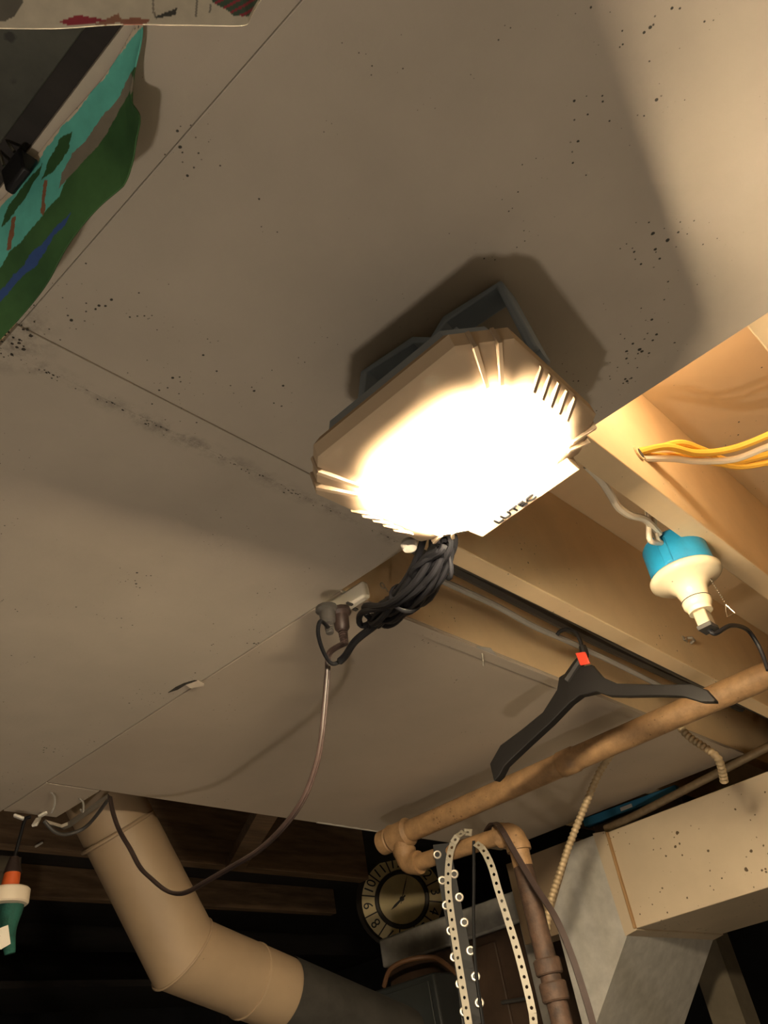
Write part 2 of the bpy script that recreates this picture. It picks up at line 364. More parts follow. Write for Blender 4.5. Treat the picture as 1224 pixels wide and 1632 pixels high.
# ------------------------------------------------------------------ work light
LC = V((.5896, .3239, .525)) + ZC
ax = V((.987, .0881, .1347)).normalized(); ay = V((-.073, .9909, -.1134)).normalized(); an = ax.cross(ay).normalized(); ay = an.cross(ax)
LM = frameM(LC, ax, ay, an)
La, Lb, ca, cb = .2335, .2600, .038, .041
Wa, Wb = .172, .170
LIP = .016
def octo(a, bb, c1, c2, z):
    A, B = a/2, bb/2
    return [LM @ V(p) for p in ((-B+c2, A, z), (B-c2, A, z), (B, A-c1, z), (B, -A+c1, z), (B-c2, -A, z), (-B+c2, -A, z), (-B, -A+c1, z), (-B, A-c1, z))]
lamp = thing('work_light', 'lit rectangular flood light with tan bumper rim and bracket tinted with blue-grey haze under the ceiling', 'lamp', LC+V((0,0,-.03)))
cA, cB = .024, .026
b = MB()
b.loops([octo(Wa, Wb, cA, cB, .026), octo(Wa, Wb, cA, cB, -LIP+.003), octo(Wa+.003, Wb+.003, cA, cB, -LIP), octo(La-.008, Lb-.008, ca, cb, -.0005), octo(La, Lb, ca, cb, .004), octo(La, Lb, ca, cb, .018), octo(La-.012, Lb-.012, ca, cb, .026), octo(Wa, Wb, cA, cB, .026)])
b.build('rim', M_['rim'], lamp, smooth=30)
def band(fx, fy, gx, gy, wd):     # moulded band across the sloping rim, from the lens edge to the outer edge and up its side
    b = MB(); p, q = LM @ V((fx, fy, -LIP-.0008)), LM @ V((gx, gy, -.0018)); r_ = LM @ V((gx, gy, .017))
    d = (q-p).normalized(); sd = d.cross(an).normalized()*wd/2; u = V(an)*.003
    out_ = (q-LC); out_ = (out_-an*out_.dot(an)).normalized()*.0025
    b.loops([[p-sd, p+sd, p+sd+u, p-sd+u], [q-sd+out_, q+sd+out_, q+sd+u-out_, q-sd+u-out_], [r_-sd+out_, r_+sd+out_, r_+sd-out_, r_-sd-out_]], cap0=True, cap1=True)
    b.build('grip_band', M_['rimdark'], lamp, smooth=0)
for sx in (-1, 1):
    for sy in (-1, 1):
        for k in (-.008, .008):
            band(sx*(Wb/2-.006+k*.6), sy*(Wa/2-.006-k*.6), sx*(Lb/2-cb/2+k), sy*(La/2-ca/2-k), .0035)
for sy in (-1, 1):
    for k in range(-2, 3): band(k*.018, sy*(Wa/2+.012), k*.018, sy*(La/2-.004), .005)
b = MB(); b.loops([octo(Wa-.001, Wb-.001, cA, cB, -LIP+.006), octo(Wa-.001, Wb-.001, cA, cB, -LIP), octo(Wa-.012, Wb-.012, cA, cB, -LIP-.009), octo(Wa-.034, Wb-.034, .018, .02, -LIP-.017), octo(Wa-.08, Wb-.08, .012, .013, -LIP-.022)], cap1=True, cap0=True)
b.build('diffuser', M_['lens'], lamp, smooth=40)
b = MB(); b.loops([octo(La-.03, Lb-.03, .03, .034, .024), octo(La-.04, Lb-.05, .03, .034, .05), octo(La-.09, Lb-.11, .02, .02, .062)], cap1=True, cap0=True)
for k in range(-4, 5): b.box((-.07, k*.018-.002, .05), (.07, k*.018+.002, .072), M=LM)
b.build('housing', M_['bracket'], lamp, smooth=30)
# folding stand: flat bar with a notch in the middle and two slanting arms
bz = (W(0,0,.676).z)
eL = PZ(592, 604, .672); eR = PZ(806, 466, .672)
pL = LM @ V((-.012, La/2-.002, .028)); pR = LM @ V((-.012, -La/2+.002, .028))
mid = (eL+eR)/2; du = (eL-eR).normalized()
line = [pL, eL, mid+du*.020, mid+V((0,0,-.016)), mid-du*.020, eR, pR]
b = MB(); wv = V((.031, .004, 0)); tv = []
for i, p in enumerate(line):
    d_ = (line[min(i+1, 6)]-line[max(i-1, 0)]).normalized(); n_ = d_.cross(wv.normalized()).normalized()
    if n_.z < 0: n_ = -n_
    tv.append(n_*.0045)
rings = [[p-wv*.5+t, p+wv*.5+t, p+wv*.5-t, p-wv*.5-t] for p, t in zip(line, tv)]
b.loops(rings, cap0=True, cap1=True); b.build('bracket', M_['bracket'], lamp, bevel=.002, smooth=30)
for p, sgn in ((pL, 1), (pR, -1)):
    b = MB(); b.tube([p+ay*(-.004*sgn), p+ay*(.005*sgn)], .009, 14); b.build('knob', M_['bracket'], lamp)
def text_mesh(name, s, size, M, mt, parent, depth=.0008, align='CENTER'):
    cu = bpy.data.curves.new(name, 'FONT'); cu.body = s; cu.size = size; cu.extrude = depth; cu.align_x = align; cu.align_y = 'CENTER'; cu.resolution_u = 3
    t = bpy.data.objects.new(name+'_src', cu); C.objects.link(t)
    dg = bpy.context.evaluated_depsgraph_get(); me = bpy.data.meshes.new_from_object(t.evaluated_get(dg))
    bpy.data.objects.remove(t); bpy.data.curves.remove(cu); me.name = name
    off = world_of(parent)
    for v in me.vertices: v.co = (M @ v.co) - off
    me.materials.clear(); me.materials.append(mt)
    o = bpy.data.objects.new(name, me); C.objects.link(o); o.parent = parent; return o
# lettering reads along the far long side of the rim, seen from below
b = MB()
pl = [(Lb/2-.024, -.006), (Lb/2-.022, -.0125), (Lb/2+.008, -.0103), (Lb/2+.010, -.006), (Lb/2+.010, .010), (Lb/2-.004, .010)]
b.loops([[LM @ V((x, -.066, z)) for x, z in pl], [LM @ V((x, .066, z)) for x, z in pl]], cap0=True, cap1=True); b.build('name_plate', M_['rim'], lamp, bevel=.001, smooth=30)
text_mesh('lettering', 'LUTEC', .018, frameM(LM @ V((Lb/2-.004, .014, -.0120)), -ay, -(ax+an*.074).normalized(), -(an-ax*.074).normalized()), M_['letter'], lamp)

b = MB(); kp = PZ(652, 868, .545); b.lathe([(0,-.006),(.008,-.005),(.010,0),(.008,.006),(0,.007)], zdown(kp), 16); b.build('knob', M_['greycable'], lamp)
# ------------------------------------------------------------------ power strip and cords
ps0 = PZ(577, 958, .655)
strip = thing('power_strip', 'white outlet strip fixed along the ceiling panel edge with two plugs in it', 'power strip', ps0)
px0, px1 = .868, ps0.x+.022; plg_y = PZ(520, 968, .655).y
py0, py1 = .7, 1.02
A_ = PZ(591, 953, .655); B_ = PZ(544, 981, .655)
px1 = (A_.x+B_.x)/2+.002; py0 = PZ(572, 945, .655).y; py1 = plg_y+.035
b = MB(); b.box(W(px0, py0, .655), W(px1, py1, .6825)); b.build('body', M_['white'], strip, bevel=.004)
xm = (px0+px1)/2
for i in range(2):
    y = py0+.030+i*.042
    b = MB()
    b.box(W(xm-.016, y-.003, .6535), W(xm-.004, y+.001, .656)); b.box(W(xm-.016, y+.012, .6535), W(xm-.004, y+.016, .656))
    b.box(W(xm+.006, y+.003, .6535), W(xm+.013, y+.009, .656))
    b.build('outlet', M_['slot'], strip, smooth=0)
# plugs
def plug(parent, c, ln, r, mt, rib=True):
    b = MB(); M = zdown(c)
    b.lathe([(0, 0), (r*1.25, 0), (r*1.3, ln*.12), (r*.95, ln*.2), (r*.85, ln*.55), (r*.6, ln*.62), (0, ln*.62)], M, 14)
    b.build('plug', mt, parent)
    b = MB(); prof = [(0, ln*.6)]
    for k in range(6): z = ln*(.62+.065*k); prof += [(r*.55-k*.0002, z), (r*.55-k*.0002, z+ln*.03), (r*.4, z+ln*.032), (r*.4, z+ln*.06)]
    prof.append((0, ln*1.02)); b.lathe(prof, M, 12); b.build('strain_relief', mt, parent)
plgA = PZ(541, 972, .652); plgB = PZ(520, 968, .652)
ext = thing('extension_cord', 'long brown cord sagging from the outlet strip to the flue pipe', 'cord', plgA)
plug(ext, plgA, .058, .013, M_['cordbrown'])
endB = PY(172, 1270, 1.565)
p0 = plgA + V((0,0,-.055)); nrm = V((-(endB-p0).y, (endB-p0).x, 0)).normalized()
cpx = [(524,1040),(521,1070),(516,1130),(510,1185),(500,1228),(481,1275),(450,1318),(412,1354),(370,1380),(330,1403),(300,1420),(281,1424),(262,1418),(240,1400),(222,1382),(206,1352),(190,1325),(180,1298),(174,1270)]
pts = smooth_path([p0] + [PP(x, y, p0, nrm) for x, y in cpx], 5)
b = MB(); b.tube(pts, .0034, 8); b.tube([p+V((.0042,.0015,0)) for p in pts], .0034, 8); b.build('cable', M_['cordbrown'], ext)
# lamp cord: bundle of folded loops + lead + plug
A0 = PZ(708, 866, .545); B0 = PZ(600, 985, .60)
lc = thing('coiled_cord', 'black lamp cord bundled in folded loops hanging between light and outlet strip', 'cord', B0)
plug(lc, plgB, .044, .013, M_['darkcable'])
def loop(a, c, wd, off, lift):
    d = (c-a).normalized(); sd = d.cross(V((0,0,1))).normalized(); u = sd.cross(d); L = (c-a).length; P = []
    for k in range(40):
        t = 2*math.pi*k/40
        x = .5-.5*math.copysign(abs(math.cos(t))**.75, math.cos(t)); y = math.sin(t)*wd*(.45+.9*x)
        P.append(a + d*(L*x) + sd*(y+off.x) + u*(off.y + .008*math.sin(3*t+lift)) + V((0,0,-.02*math.sin(math.pi*x))))
    P.append(P[0]); return P
for k in range(10):
    b = MB(); a = A0 + V((random.gauss(0,.007), random.gauss(0,.007), random.gauss(0,.006))); c = B0 + V((random.gauss(0,.012), random.gauss(0,.01), random.gauss(0,.009)))
    if k == 0: c = PZ(572, 992, .60)
    b.tube(loop(a, c, random.uniform(.006,.016), V((random.gauss(0,.006), random.gauss(0,.005))), random.random()*6), .0045, 8, cap=False)
    b.build('cord_loop', M_['black'], lc)
b = MB(); T0 = A0.lerp(B0, .55)
b.tube(loop(A0, A0.lerp(B0,.3), .02, V((0,0)), 0), .003, 8, cap=False); b.build('cord_loop', M_['black'], lc)
b = MB(); dd = (B0-A0).normalized(); b.lathe([(.021,-.006),(.023,0),(.021,.006)], frameM(T0+V((0,0,-.015)), dd.cross(V((0,0,1))).normalized(), V((0,0,1)), dd), 16); o = b.build('tie', M_['black'], lc); o.modifiers.new('s','SOLIDIFY').thickness = .002
lead = smooth_path([B0+V((0,0,-.012)), PZ(628, 972, .585), PZ(596, 998, .585), PZ(566, 1022, .583), PZ(548, 1048, .578), PZ(530, 1058, .575), PZ(516, 1040, .585), PZ(507, 1010, .60), PZ(511, 990, .612), plgB+V((0,0,-.036))], 8)
b = MB(); b.tube(lead, [.0055 if i < 36 else .0030 for i in range(len(lead))], 8); b.build('lead', M_['black'], lc)
b = MB(); b.tube(smooth_path([LM @ V((.06, .06, .05)), LM @ V((.085, .085, .036)), PZ(706, 862, .57), A0], 8), .0036, 8); b.build('lead', M_['black'], lc)
# small screw eye on the third joist
se = PY(604, 937, .742); b = MB(); R_ = .005
b.tube([se+V((math.cos(t*.5)*R_, -.008, math.sin(t*.5)*R_)) for t in range(13)], .0012, 6); b.tube([se+V((.005,-.008,0)), se+V((.022,0,0))], .0012, 6)
one('screw_eye', b, M_['steel'], 'small open screw eye on the lit joist beside the black cord bundle', 'hook')
# old fixing with a bent nail on the far panel edge
c0 = PZ(768, 1040, .682); b = MB(); b.prism([c0+V((-.03,-.012,0)), c0+V((0,-.02,0)), c0+V((.035,-.008,0)), c0+V((.02,.008,0)), c0+V((-.015,.01,0))], (0,0,-.0015))
old = one('torn_bracket', b, M_['furngrey'], 'dark torn scrap with a bent nail at the edge of the far ceiling panel', 'scrap')
b = MB(); b.tube([c0, c0+V((0,.002,-.018)), c0+V((.004,.006,-.022))], .002, 6); b.build('nail', M_['steel'], old)

# ------------------------------------------------------------------ cables in the joist bays
def cable(name, pts, r, mt, label, group=None, k=8, n=8):
    b = MB(); b.tube(smooth_path(pts, k), r, n); return one(name, b, mt, label, 'cable', group)
cable('cable', [PY(660,905,.66), PY(730,937,.66), PY(790,965,.66), PY(850,998,.665), PY(905,1022,.665), PY(990,1062,.665), PY(1075,1105,.665)], .0055, M_['greycable'], 'grey cable running along the shaded joist bay above the coat hanger')
cable('cable', [W(.80,.69,.80), W(1.2,.70,.80), W(1.7,.70,.79), W(2.4,.70,.80)], .012, M_['darkcable'], 'thick dark cable along the top of the shaded joist bay')
cable('cable', [W(.80,.63,.73), W(1.2,.625,.735), W(1.7,.628,.73), W(2.4,.63,.74)], .009, M_['darkcable'], 'thick dark cable at the foot of the shaded joist bay, beside the second joist')
hy = hc
cable('cable', [hy+V((0,.01,.004)), PZ(1060,712,.765), PZ(1110,722,.763), PZ(1165,716,.762), PZ(1224,694,.76), PZ(1290,660,.76), PZ(1290,660,.76)+V((.045,-.06,.01))], .0056, M_['yellow'], 'topmost yellow cable curving out of the joist hole')
cable('cable', [hy+V((.002,.01,-.003)), PZ(1070,731,.758), PZ(1110,735,.757), PZ(1170,732,.756), PZ(1224,712,.755), PZ(1290,690,.755), PZ(1290,690,.755)+V((.045,-.06,.01))], .0052, M_['whitecable'], 'white cable between the yellow ones out of the joist hole')
cable('cable', [hy+V((0,.01,.008)), PZ(1050,713,.775), PZ(1085,706,.775), PZ(1120,717,.775), PZ(1165,735,.77), PZ(1224,724,.77), PZ(1290,700,.77), PZ(1290,700,.77)+V((.045,-.06,.01))], .0052, M_['yellow'], 'yellow cable arching over then diving behind the white one')
cable('cable', [hy+V((.004,.01,0)), PZ(1080,727,.772), PZ(1140,737,.768), PZ(1180,743,.765), PZ(1224,737,.763), PZ(1290,725,.763), PZ(1290,725,.763)+V((.045,-.06,.01))], .0056, M_['yellow'], 'lowest yellow cable sagging under the white one')

# ------------------------------------------------------------------ porcelain lampholder
fc = PZ(1092, 917, .648)
lh = thing('lamp_holder', 'white porcelain pull-chain lamp holder on a blue round box beside the joist', 'lamp holder', fc)
b = MB(); b.lathe([(0,-.062),(.046,-.062),(.050,-.056),(.051,-.006),(.050,-.002),(0,-.002)], zdown(fc), 36); b.build('box', M_['blue'], lh)
for sx in (-1, 1):
    b = MB(); b.box(fc+V((sx*.046-.007,-.008,.006)), fc+V((sx*.046+.007,.008,.052))); b.build('box_ear', M_['blue'], lh, bevel=.002)
b = MB(); b.lathe([(0,-.003),(.054,-.003),(.0575,.001),(.057,.007),(.050,.012),(.034,.018),(.025,.028),(.0215,.042),(.0215,.046),(.023,.048),(.0225,.056),(.020,.060),(.0185,.062),(.0185,.068),(0,.068)], zdown(fc), 40); b.build('porcelain_body', M_['porc'], lh, smooth=50)
b = MB(); b.lathe([(.0225,.0455),(.0232,.0462),(.0225,.047)], zdown(fc), 32); b.build('groove', M_['slot'], lh)
b = MB(); M = zdown(fc)
b.box((-.0135,-.010,.068), (.0135,.010,.094), M=M); b.build('adapter', M_['adapter'], lh, bevel=.003)
b = MB(); b.box((-.015,-.0115,.092), (.015,.0115,.099), M=M); b.build('adapter_collar', M_['slot'], lh, bevel=.001)
ch0 = fc+V((.010,-.030,-.012)); b = MB()
for k in range(13):
    c = ch0+V((.0004*k,-.0004*k,-.0042*k)); b.lathe([(0,-.0017),(.0012,-.0012),(.0017,0),(.0012,.0012),(0,.0017)], zdown(c), 8)
b.tube([ch0+V((-.006,.010,.006)), ch0+V((0,0,.003))], .003, 8); b.build('pull_chain', M_['chrome'], lh)
ct = ch0+V((.005,-.005,-.056)); b = MB(); b.tube([ct, ct+V((-.003,.003,-.010)), ct+V((-.004,.005,-.02)), ct+V((.004,-.006,-.016)), ct], .0008, 6); b.build('chain_pull', M_['chrome'], lh)
b = MB(); bc = fc+V((.0,-.0,-.099)); b.tube(smooth_path([bc, bc+V((.004,-.006,-.008)), PY(1165,997,.345), PY(1190,1003,.345), PY(1206,1024,.345), PY(1216,1045,.345), PY(1224,1068,.345)], 8), .0036, 8); b.build('lead', M_['black'], lh)
cable('cable', [PY(935,742,.345), PY(958,766,.345), PY(974,790,.347), PY(985,808,.352), PY(1005,821,.352), PY(1028,828,.352), PY(1050,850,.36)], .0058, M_['whitecable'], 'pale cable bending out from behind the near joist above the blue box')
b = MB(); b.tube(smooth_path([PY(1032,812,.352), PY(1034,835,.358), PY(1037,862,.365), fc+V((-.036,.0,.05))], 8), .0045, 8)
one('cable', b, M_['whitecable'], 'short upright pale cable entering the blue box at its left side', 'cable')
b = MB(); b.tube(smooth_path([PY(1042,815,.352), PY(1043,840,.358), PY(1049,862,.365), fc+V((-.025,.0,.05))], 8), .0045, 8)
one('cable', b, M_['whitecable'], 'short upright pale cable entering the blue box, just right of its twin', 'cable')
# conduit clip on the face of the second joist
cc = PY(1092, 1020, .5615); b = MB()
b.box(cc+V((-.014,-.003,-.005)), cc+V((.006,0,.006)))
clip = one('conduit_clip', b, M_['steel'], 'small metal cable clip on the joist face below the porcelain holder', 'clip', bevel=.001)
b = MB(); b.tube([cc+V((.004,-.004,.004)), cc+V((.010,-.012,.002)), cc+V((.018,-.012,-.001)), cc+V((.020,-.002,-.003))], .0035, 8); b.build('saddle', M_['steel'], clip)
b = MB(); b.tube([cc+V((-.006,-.002,0)), cc+V((-.006,-.006,0))], .003, 8); b.build('screw', M_['chrome'], clip)

# ------------------------------------------------------------------ coat hanger (hangs in the plane x = 1.35)
HX = 1.35
def hp(x, y, dx=0): return PX(x, y, HX) + V((dx, 0, 0))
hang = thing('coat_hanger', 'black moulded coat hanger with a red size tag hanging above the painted pipe', 'hanger', hp(920,1090))
ctl = [(787,1232),(800,1205),(830,1180),(862,1152),(890,1128),(905,1115),(930,1104),(965,1102),(1000,1104),(1050,1107),(1100,1108),(1140,1113)]
top = [(783,1218),(800,1188),(835,1162),(868,1135),(890,1100),(893,1080),(915,1066),(945,1060),(962,1080),(985,1090),(1050,1092),(1105,1091),(1128,1100),(1143,1117)]
bot = [(792,1246),(800,1238),(808,1222),(845,1187),(880,1155),(912,1122),(928,1110),(955,1104),(972,1110),(1000,1111),(1050,1110),(1090,1111),(1120,1120),(1142,1120)]
b = MB(); rings = []
for (tx, ty), (bx_, by_) in zip(top, bot):
    t_, q_ = hp(tx, ty), hp(bx_, by_); th = .010
    rings.append([t_+V((-th*.5,0,0)), t_+V((th*.5,0,0)), q_+V((th,0,0)), q_+V((-th,0,0))])
b.loops(rings, cap0=True, cap1=True); b.build('body', M_['hanger'], hang, bevel=.003, smooth=40)
b = MB(); nk = [hp(905,1085), hp(921,1060), hp(931,1045), hp(928,1030)]
b.tube(smooth_path(nk, 6), [.012-.0003*i for i in range(19)], 10); b.build('neck', M_['hanger'], hang)
b = MB(); hk = [hp(928,1036), hp(925,1022), hp(917,1008), hp(905,1003), hp(893,1006), hp(888,1012)]
b.tube(smooth_path(hk, 8), .0036, 10); b.build('hook', M_['hanger'], hang)
b = MB(); b.prism([hp(922,1043,-.013), hp(938,1041,-.013), hp(946,1060,-.013), hp(930,1063,-.013)], (.005,0,0)); b.build('size_tag', M_['red'], hang, bevel=.002)

# ------------------------------------------------------------------ painted pipework
PXX = 1.687
pipe = thing('water_pipe', 'speckled tan painted iron pipe crossing below the ceiling and dropping beside the duct', 'pipe', W(PXX, 1.06, .5))
a, c = W(PXX, -.25, .6), W(PXX, 1.40, .6)
b = MB(); b.tube([a, c], .0255, 24); b.build('pipe_run', M_['pipe'], pipe)
def ringp(p, d, r, ln, mt='pipe', name='coupling'):
    d = V(d).normalized(); b = MB(); b.tube([p-d*ln/2, p-d*ln*.42, p-d*ln*.4, p+d*ln*.4, p+d*ln*.42, p+d*ln/2], [r*.93, r, r*1.02, r*1.02, r, r*.93], 24); return b.build(name, M_[mt], pipe)
T1 = PX(640, 1330, PXX); yT = T1.y; T1.z = CAMZ+.6
ringp(W(PXX, PX(903,1203,PXX).y, .6), (0,1,0), .0275, .045)
ringp(W(PXX, yT+.052, .6), (0,1,0), .0285, .03, name='cap')
b = MB(); b.tube([W(PXX,yT-.03,.6), W(PXX,yT-.022,.6), W(PXX,yT-.02,.6), W(PXX,yT+.02,.6), W(PXX,yT+.028,.6)], [.027,.034,.031,.031,.033], 24)
b.tube([W(PXX,yT,.6), W(PXX,yT,.567), W(PXX,yT,.565), W(PXX,yT,.556)], [.024,.024,.028,.028], 20); b.build('tee', M_['pipe'], pipe)
E1 = PX(662, 1375, PXX); E2 = PX(820, 1325, PXX); E1.y = yT; 
def elbow(p, d1, d2, r, R, mt='pipe'):
    d1, d2 = V(d1).normalized(), V(d2).normalized(); P = []
    for k in range(9):
        t = k/8; P.append(p + d1*(R*(1-t)**2) + d2*(R*t*t))
    b = MB(); b.tube([p+d1*(R+.012)] + P + [p+d2*(R+.012)], [r*1.12, r*1.12]+[r]*7+[r*1.12, r*1.12], 20); b.build('elbow', M_[mt], pipe)
dirp = (E2-E1).normalized()
b = MB(); b.tube([W(PXX,yT,.57), E1+V((0,0,.02))], .019, 18); b.build('nipple', M_['pipe'], pipe)
elbow(E1, (0,0,1), dirp, .024, .028)
b = MB(); b.tube([E1+dirp*.02, E2-dirp*.02], .0185, 20); b.build('pipe_run', M_['pipe'], pipe)
elbow(E2, -dirp, (0,0,-1), .024, .030)
b = MB(); b.tube([E2+V((0,0,-.03)), E2+V((0,0,-.075)), V((E2.x,E2.y,.02))], .021, 20); b.build('riser', M_['rust'], pipe)
b = MB(); b.tube([E2+V((0,0,-.03)), E2+V((0,0,-.075))], .0213, 20); b.build('painted_collar', M_['pipe'], pipe)
for dz, hh in ((-.27,.03), (-.315,.035), (-.40,.03), (-.44,.03)): ringp(E2+V((0,0,dz)), (0,0,1), .027, hh, 'rust', 'fitting')

# ------------------------------------------------------------------ straps hanging on the short pipe
def strap(parent, name, path, wd, side, mt, holes=True, step=None, hole=.46, th=.0016):
    step = step or wd*1.1; P = resample(smooth_path(path, 8), step); n = len(P)
    side = V(side).normalized(); b = MB()
    for i in range(n-1):
        p, q = P[i], P[i+1]; m_ = (p+q)/2; d = (q-p).normalized(); s = (side - d*side.dot(d)).normalized()
        L = (q-p).length/2; w2 = wd/2
        def at(i_, x, y):  # consistent edges
            return None
        s0 = s; c = [p-s0*w2, p, p+s0*w2, m_+s0*w2, q+s0*w2, q, q-s0*w2, m_-s0*w2]
        if holes:
            r = wd*hole/2; h = [m_ + s0*(r*x*.9) + d*(r*y) for x, y in ((-.7,-.7),(0,-1),(.7,-.7),(1,0),(.7,.7),(0,1),(-.7,.7),(-1,0))]
            b.add(c+h, [(k, (k+1)%8, 8+(k+1)%8, 8+k) for k in range(8)])
        else: b.add(c, [(0,1,2,3,4,5,6,7)])
    o = b.build(name, mt, parent, smooth=0, fix=False)
    import bmesh
    bm = bmesh.new(); bm.from_mesh(o.data); bmesh.ops.remove_doubles(bm, verts=bm.verts, dist=.0004); bmesh.ops.recalc_face_normals(bm, faces=bm.faces); bm.to_mesh(o.data); bm.free()
    sm = o.modifiers.new('s', 'SOLIDIFY'); sm.thickness = th; sm.offset = 0
    return o
SX = 1.662
sside = V((.55, -.83, 0))
def sp(L, X=SX): return [PX(x, y, X) for x, y in L]
belt = thing('eyelet_belt', 'wide black belt with two rows of metal eyelets hanging on the short pipe', 'belt', PX(700,1360,SX+.004))
bp_ = sp([(704,1345),(706,1362),(714,1405),(722,1450),(733,1505),(743,1560),(752,1632),(757,1680)], SX+.004)
bp_ += [bp_[-1]+V((0,.0,-.2)), bp_[-1]+V((0,0,-.55))]
strap(belt, 'strap', bp_, .040, sside, M_['belt'], holes=False, step=.02, th=.003)
BP = smooth_path(bp_, 10)
for lst in ([(697,1362),(705,1403),(711,1443),(718,1483),(724,1525),(733,1568),(740,1612)], [(724,1393),(732,1430),(740,1470),(750,1515),(758,1556),(764,1598)]):
    for x, y in lst:
        p = PP(x, y, PX(722,1450,SX+.004)-V((.83,.55,0))*.0022, V((.83,.55,0))); nv = V((-.83,-.55,0)).normalized(); t1 = sside.normalized(); M = frameM(p, t1, V((0,0,1)), nv)
        b = MB(); b.lathe([(.0056,0),(.0060,.0014),(.0085,.0016),(.0100,.0004),(.0100,-.001)], M, 16); o = b.build('eyelet', M_['steel'], belt, fix=False)
        b = MB(); b.tube([p-nv*.0006, p+nv*.0006], .0057, 14); b.build('eyelet_hole', M_['ink'], o)
s1 = sp([(752,1327),(738,1327),(724,1340),(716,1368),(714,1410),(718,1450),(727,1510),(736,1565),(747,1632),(754,1685)], SX-.022)
s1 = [PX(752,1327,SX+.01), PX(738,1326,SX-.004)] + s1[2:]
s1 += [s1[-1]+V((0,0,-.2)), s1[-1]+V((0,0,-.5))]
o = thing('perforated_strap', 'grey perforated strap hanging in front of the black eyelet belt', 'strap', s1[2]); strap(o, 'band', s1, .0150, sside, M_['strap'], step=.0185)
s2 = sp([(758,1344),(770,1354),(783,1380),(794,1418),(808,1462),(823,1510),(835,1555),(848,1610),(856,1660)], SX)
s2 += [s2[-1]+V((0,0,-.2)), s2[-1]+V((0,0,-.6))]
o = thing('perforated_strap', 'grey perforated strap hanging in front of the furnace cap, apart from the belts', 'strap', s2[0]); strap(o, 'band', s2, .0155, sside, M_['strap'], step=.0185)
b = MB(); b.tube(smooth_path(sp([(755,1340),(755,1400),(755,1470),(758,1540),(770,1632),(776,1680)], SX+.005), 8), .0035, 8)
one('cord', b, M_['belt'], 'thin black cord hanging straight down beside the eyelet belt', 'cord')
o = thing('leather_strap', 'narrow dark brown shiny strap draped over the pipe towards the duct', 'strap', PX(795,1310,SX-.025))
strap(o, 'band', [PX(775,1325,SX+.03), PX(785,1312,SX)]+sp([(798,1320),(820,1358),(850,1408),(885,1462),(910,1520),(930,1580),(945,1632),(955,1680)], SX-.03), .0125, V((.7,-.7,.0)), M_['cordbrown'], holes=False, step=.012, th=.004)

# ------------------------------------------------------------------ furnace, clock, black box
FX = 2.6
fy0, fy1 = 1.665, 2.305; ft = CAMZ+.608; fcap = CAMZ+.513
furn = thing('furnace', 'old brown furnace with a grey metal cap below the pipework', 'furnace', V((FX+.3, 1.98, 0)))
b = MB(); b.box((FX+.012, fy0+.012, .02), (FX+.6, fy1-.012, fcap)); b.build('cabinet', M_['furnbrown'], furn, bevel=.008)
b = MB(); b.box((FX, fy0, fcap), (FX+.6, fy1, ft)); b.build('cap', M_['furngrey'], furn, bevel=.008)
b = MB(); b.box((FX+.0, fy0-.002, .02), (FX+.05, fy0+.03, fcap+.0)); b.build('corner_post', M_['galv'], furn, bevel=.004)
b = MB(); b.box((FX+.001, fy0+.14, .05), (FX+.014, fy0+.30, fcap-.03)); b.build('door', M_['furnbrown'], furn, bevel=.004)
b = MB(); b.tube([PX(800,1598,FX-.004), PX(845,1590,FX-.004)], .006, 8); b.build('latch', M_['darkcable'], furn)
b = MB(); c0, c1 = PX(594,1582,2.42), PX(690,1549,2.42)
b.box((2.42, c1.y, CAMZ+.02), (2.58, c0.y, max(c0.z, c1.z))); bxo = b.build('control_box', M_['boxblack'], base=(2.5, (c0.y+c1.y)/2, CAMZ+.02), bevel=.008)
tag(bxo, 'charcoal metal control box on the front of the furnace', 'box')
b = MB(); b.box((2.412, c1.y+.02, CAMZ+.04), (2.42, c0.y-.02, max(c0.z,c1.z)-.02)); b.build('cover', M_['boxblack'], bxo, bevel=.003)
b = MB(); b.tube(smooth_path([PX(612,1572,2.45), PX(622,1545,2.44), PX(650,1530,2.46), PX(690,1526,2.5), PX(712,1538,2.5), PX(728,1552,2.5)], 8), .008, 8)
one('cable', b, M_['copper'], 'orange-brown cable looping over the charcoal control box', 'cable')
# clock: faces the camera side
ck = PX(641, 1433, 3.0); nv = V((-.80,-.58,-.08)).normalized(); tx = V((.58,-.80,0)).normalized(); ty = nv.cross(tx).normalized()
if ty.z < 0: ty = -ty
CM = frameM(ck, tx, ty, tx.cross(ty))
if CM.col[2].to_3d().dot(nv) < 0: CM = frameM(ck, -tx, ty, nv)
clock = thing('wall_clock', 'round wall clock with a yellowed dial behind the furnace', 'clock', ck)
CRd = .192
b = MB(); b.lathe([(CRd*.88,.012),(CRd*.93,.022),(CRd,.016),(CRd*1.01,-.01),(CRd*.9,-.02),(0,-.02)], CM, 48); b.build('rim', M_['clockrim'], clock)
b = MB(); b.lathe([(CRd*.58,.008),(CRd*.89,.010)], CM, 48); b.lathe([(0,.002),(CRd*.9,.002)], CM, 48); b.build('numeral_band', M_['clockband'], clock, fix=False)
b = MB(); b.lathe([(CRd*.50,.010),(CRd*.53,.017),(CRd*.57,.017),(CRd*.60,.009)], CM, 48); b.build('inner_ring', M_['clockrim'], clock)
b = MB(); b.lathe([(0,.009),(CRd*.51,.009)], CM, 48); b.build('dial', M_['clockface'], clock, fix=False)
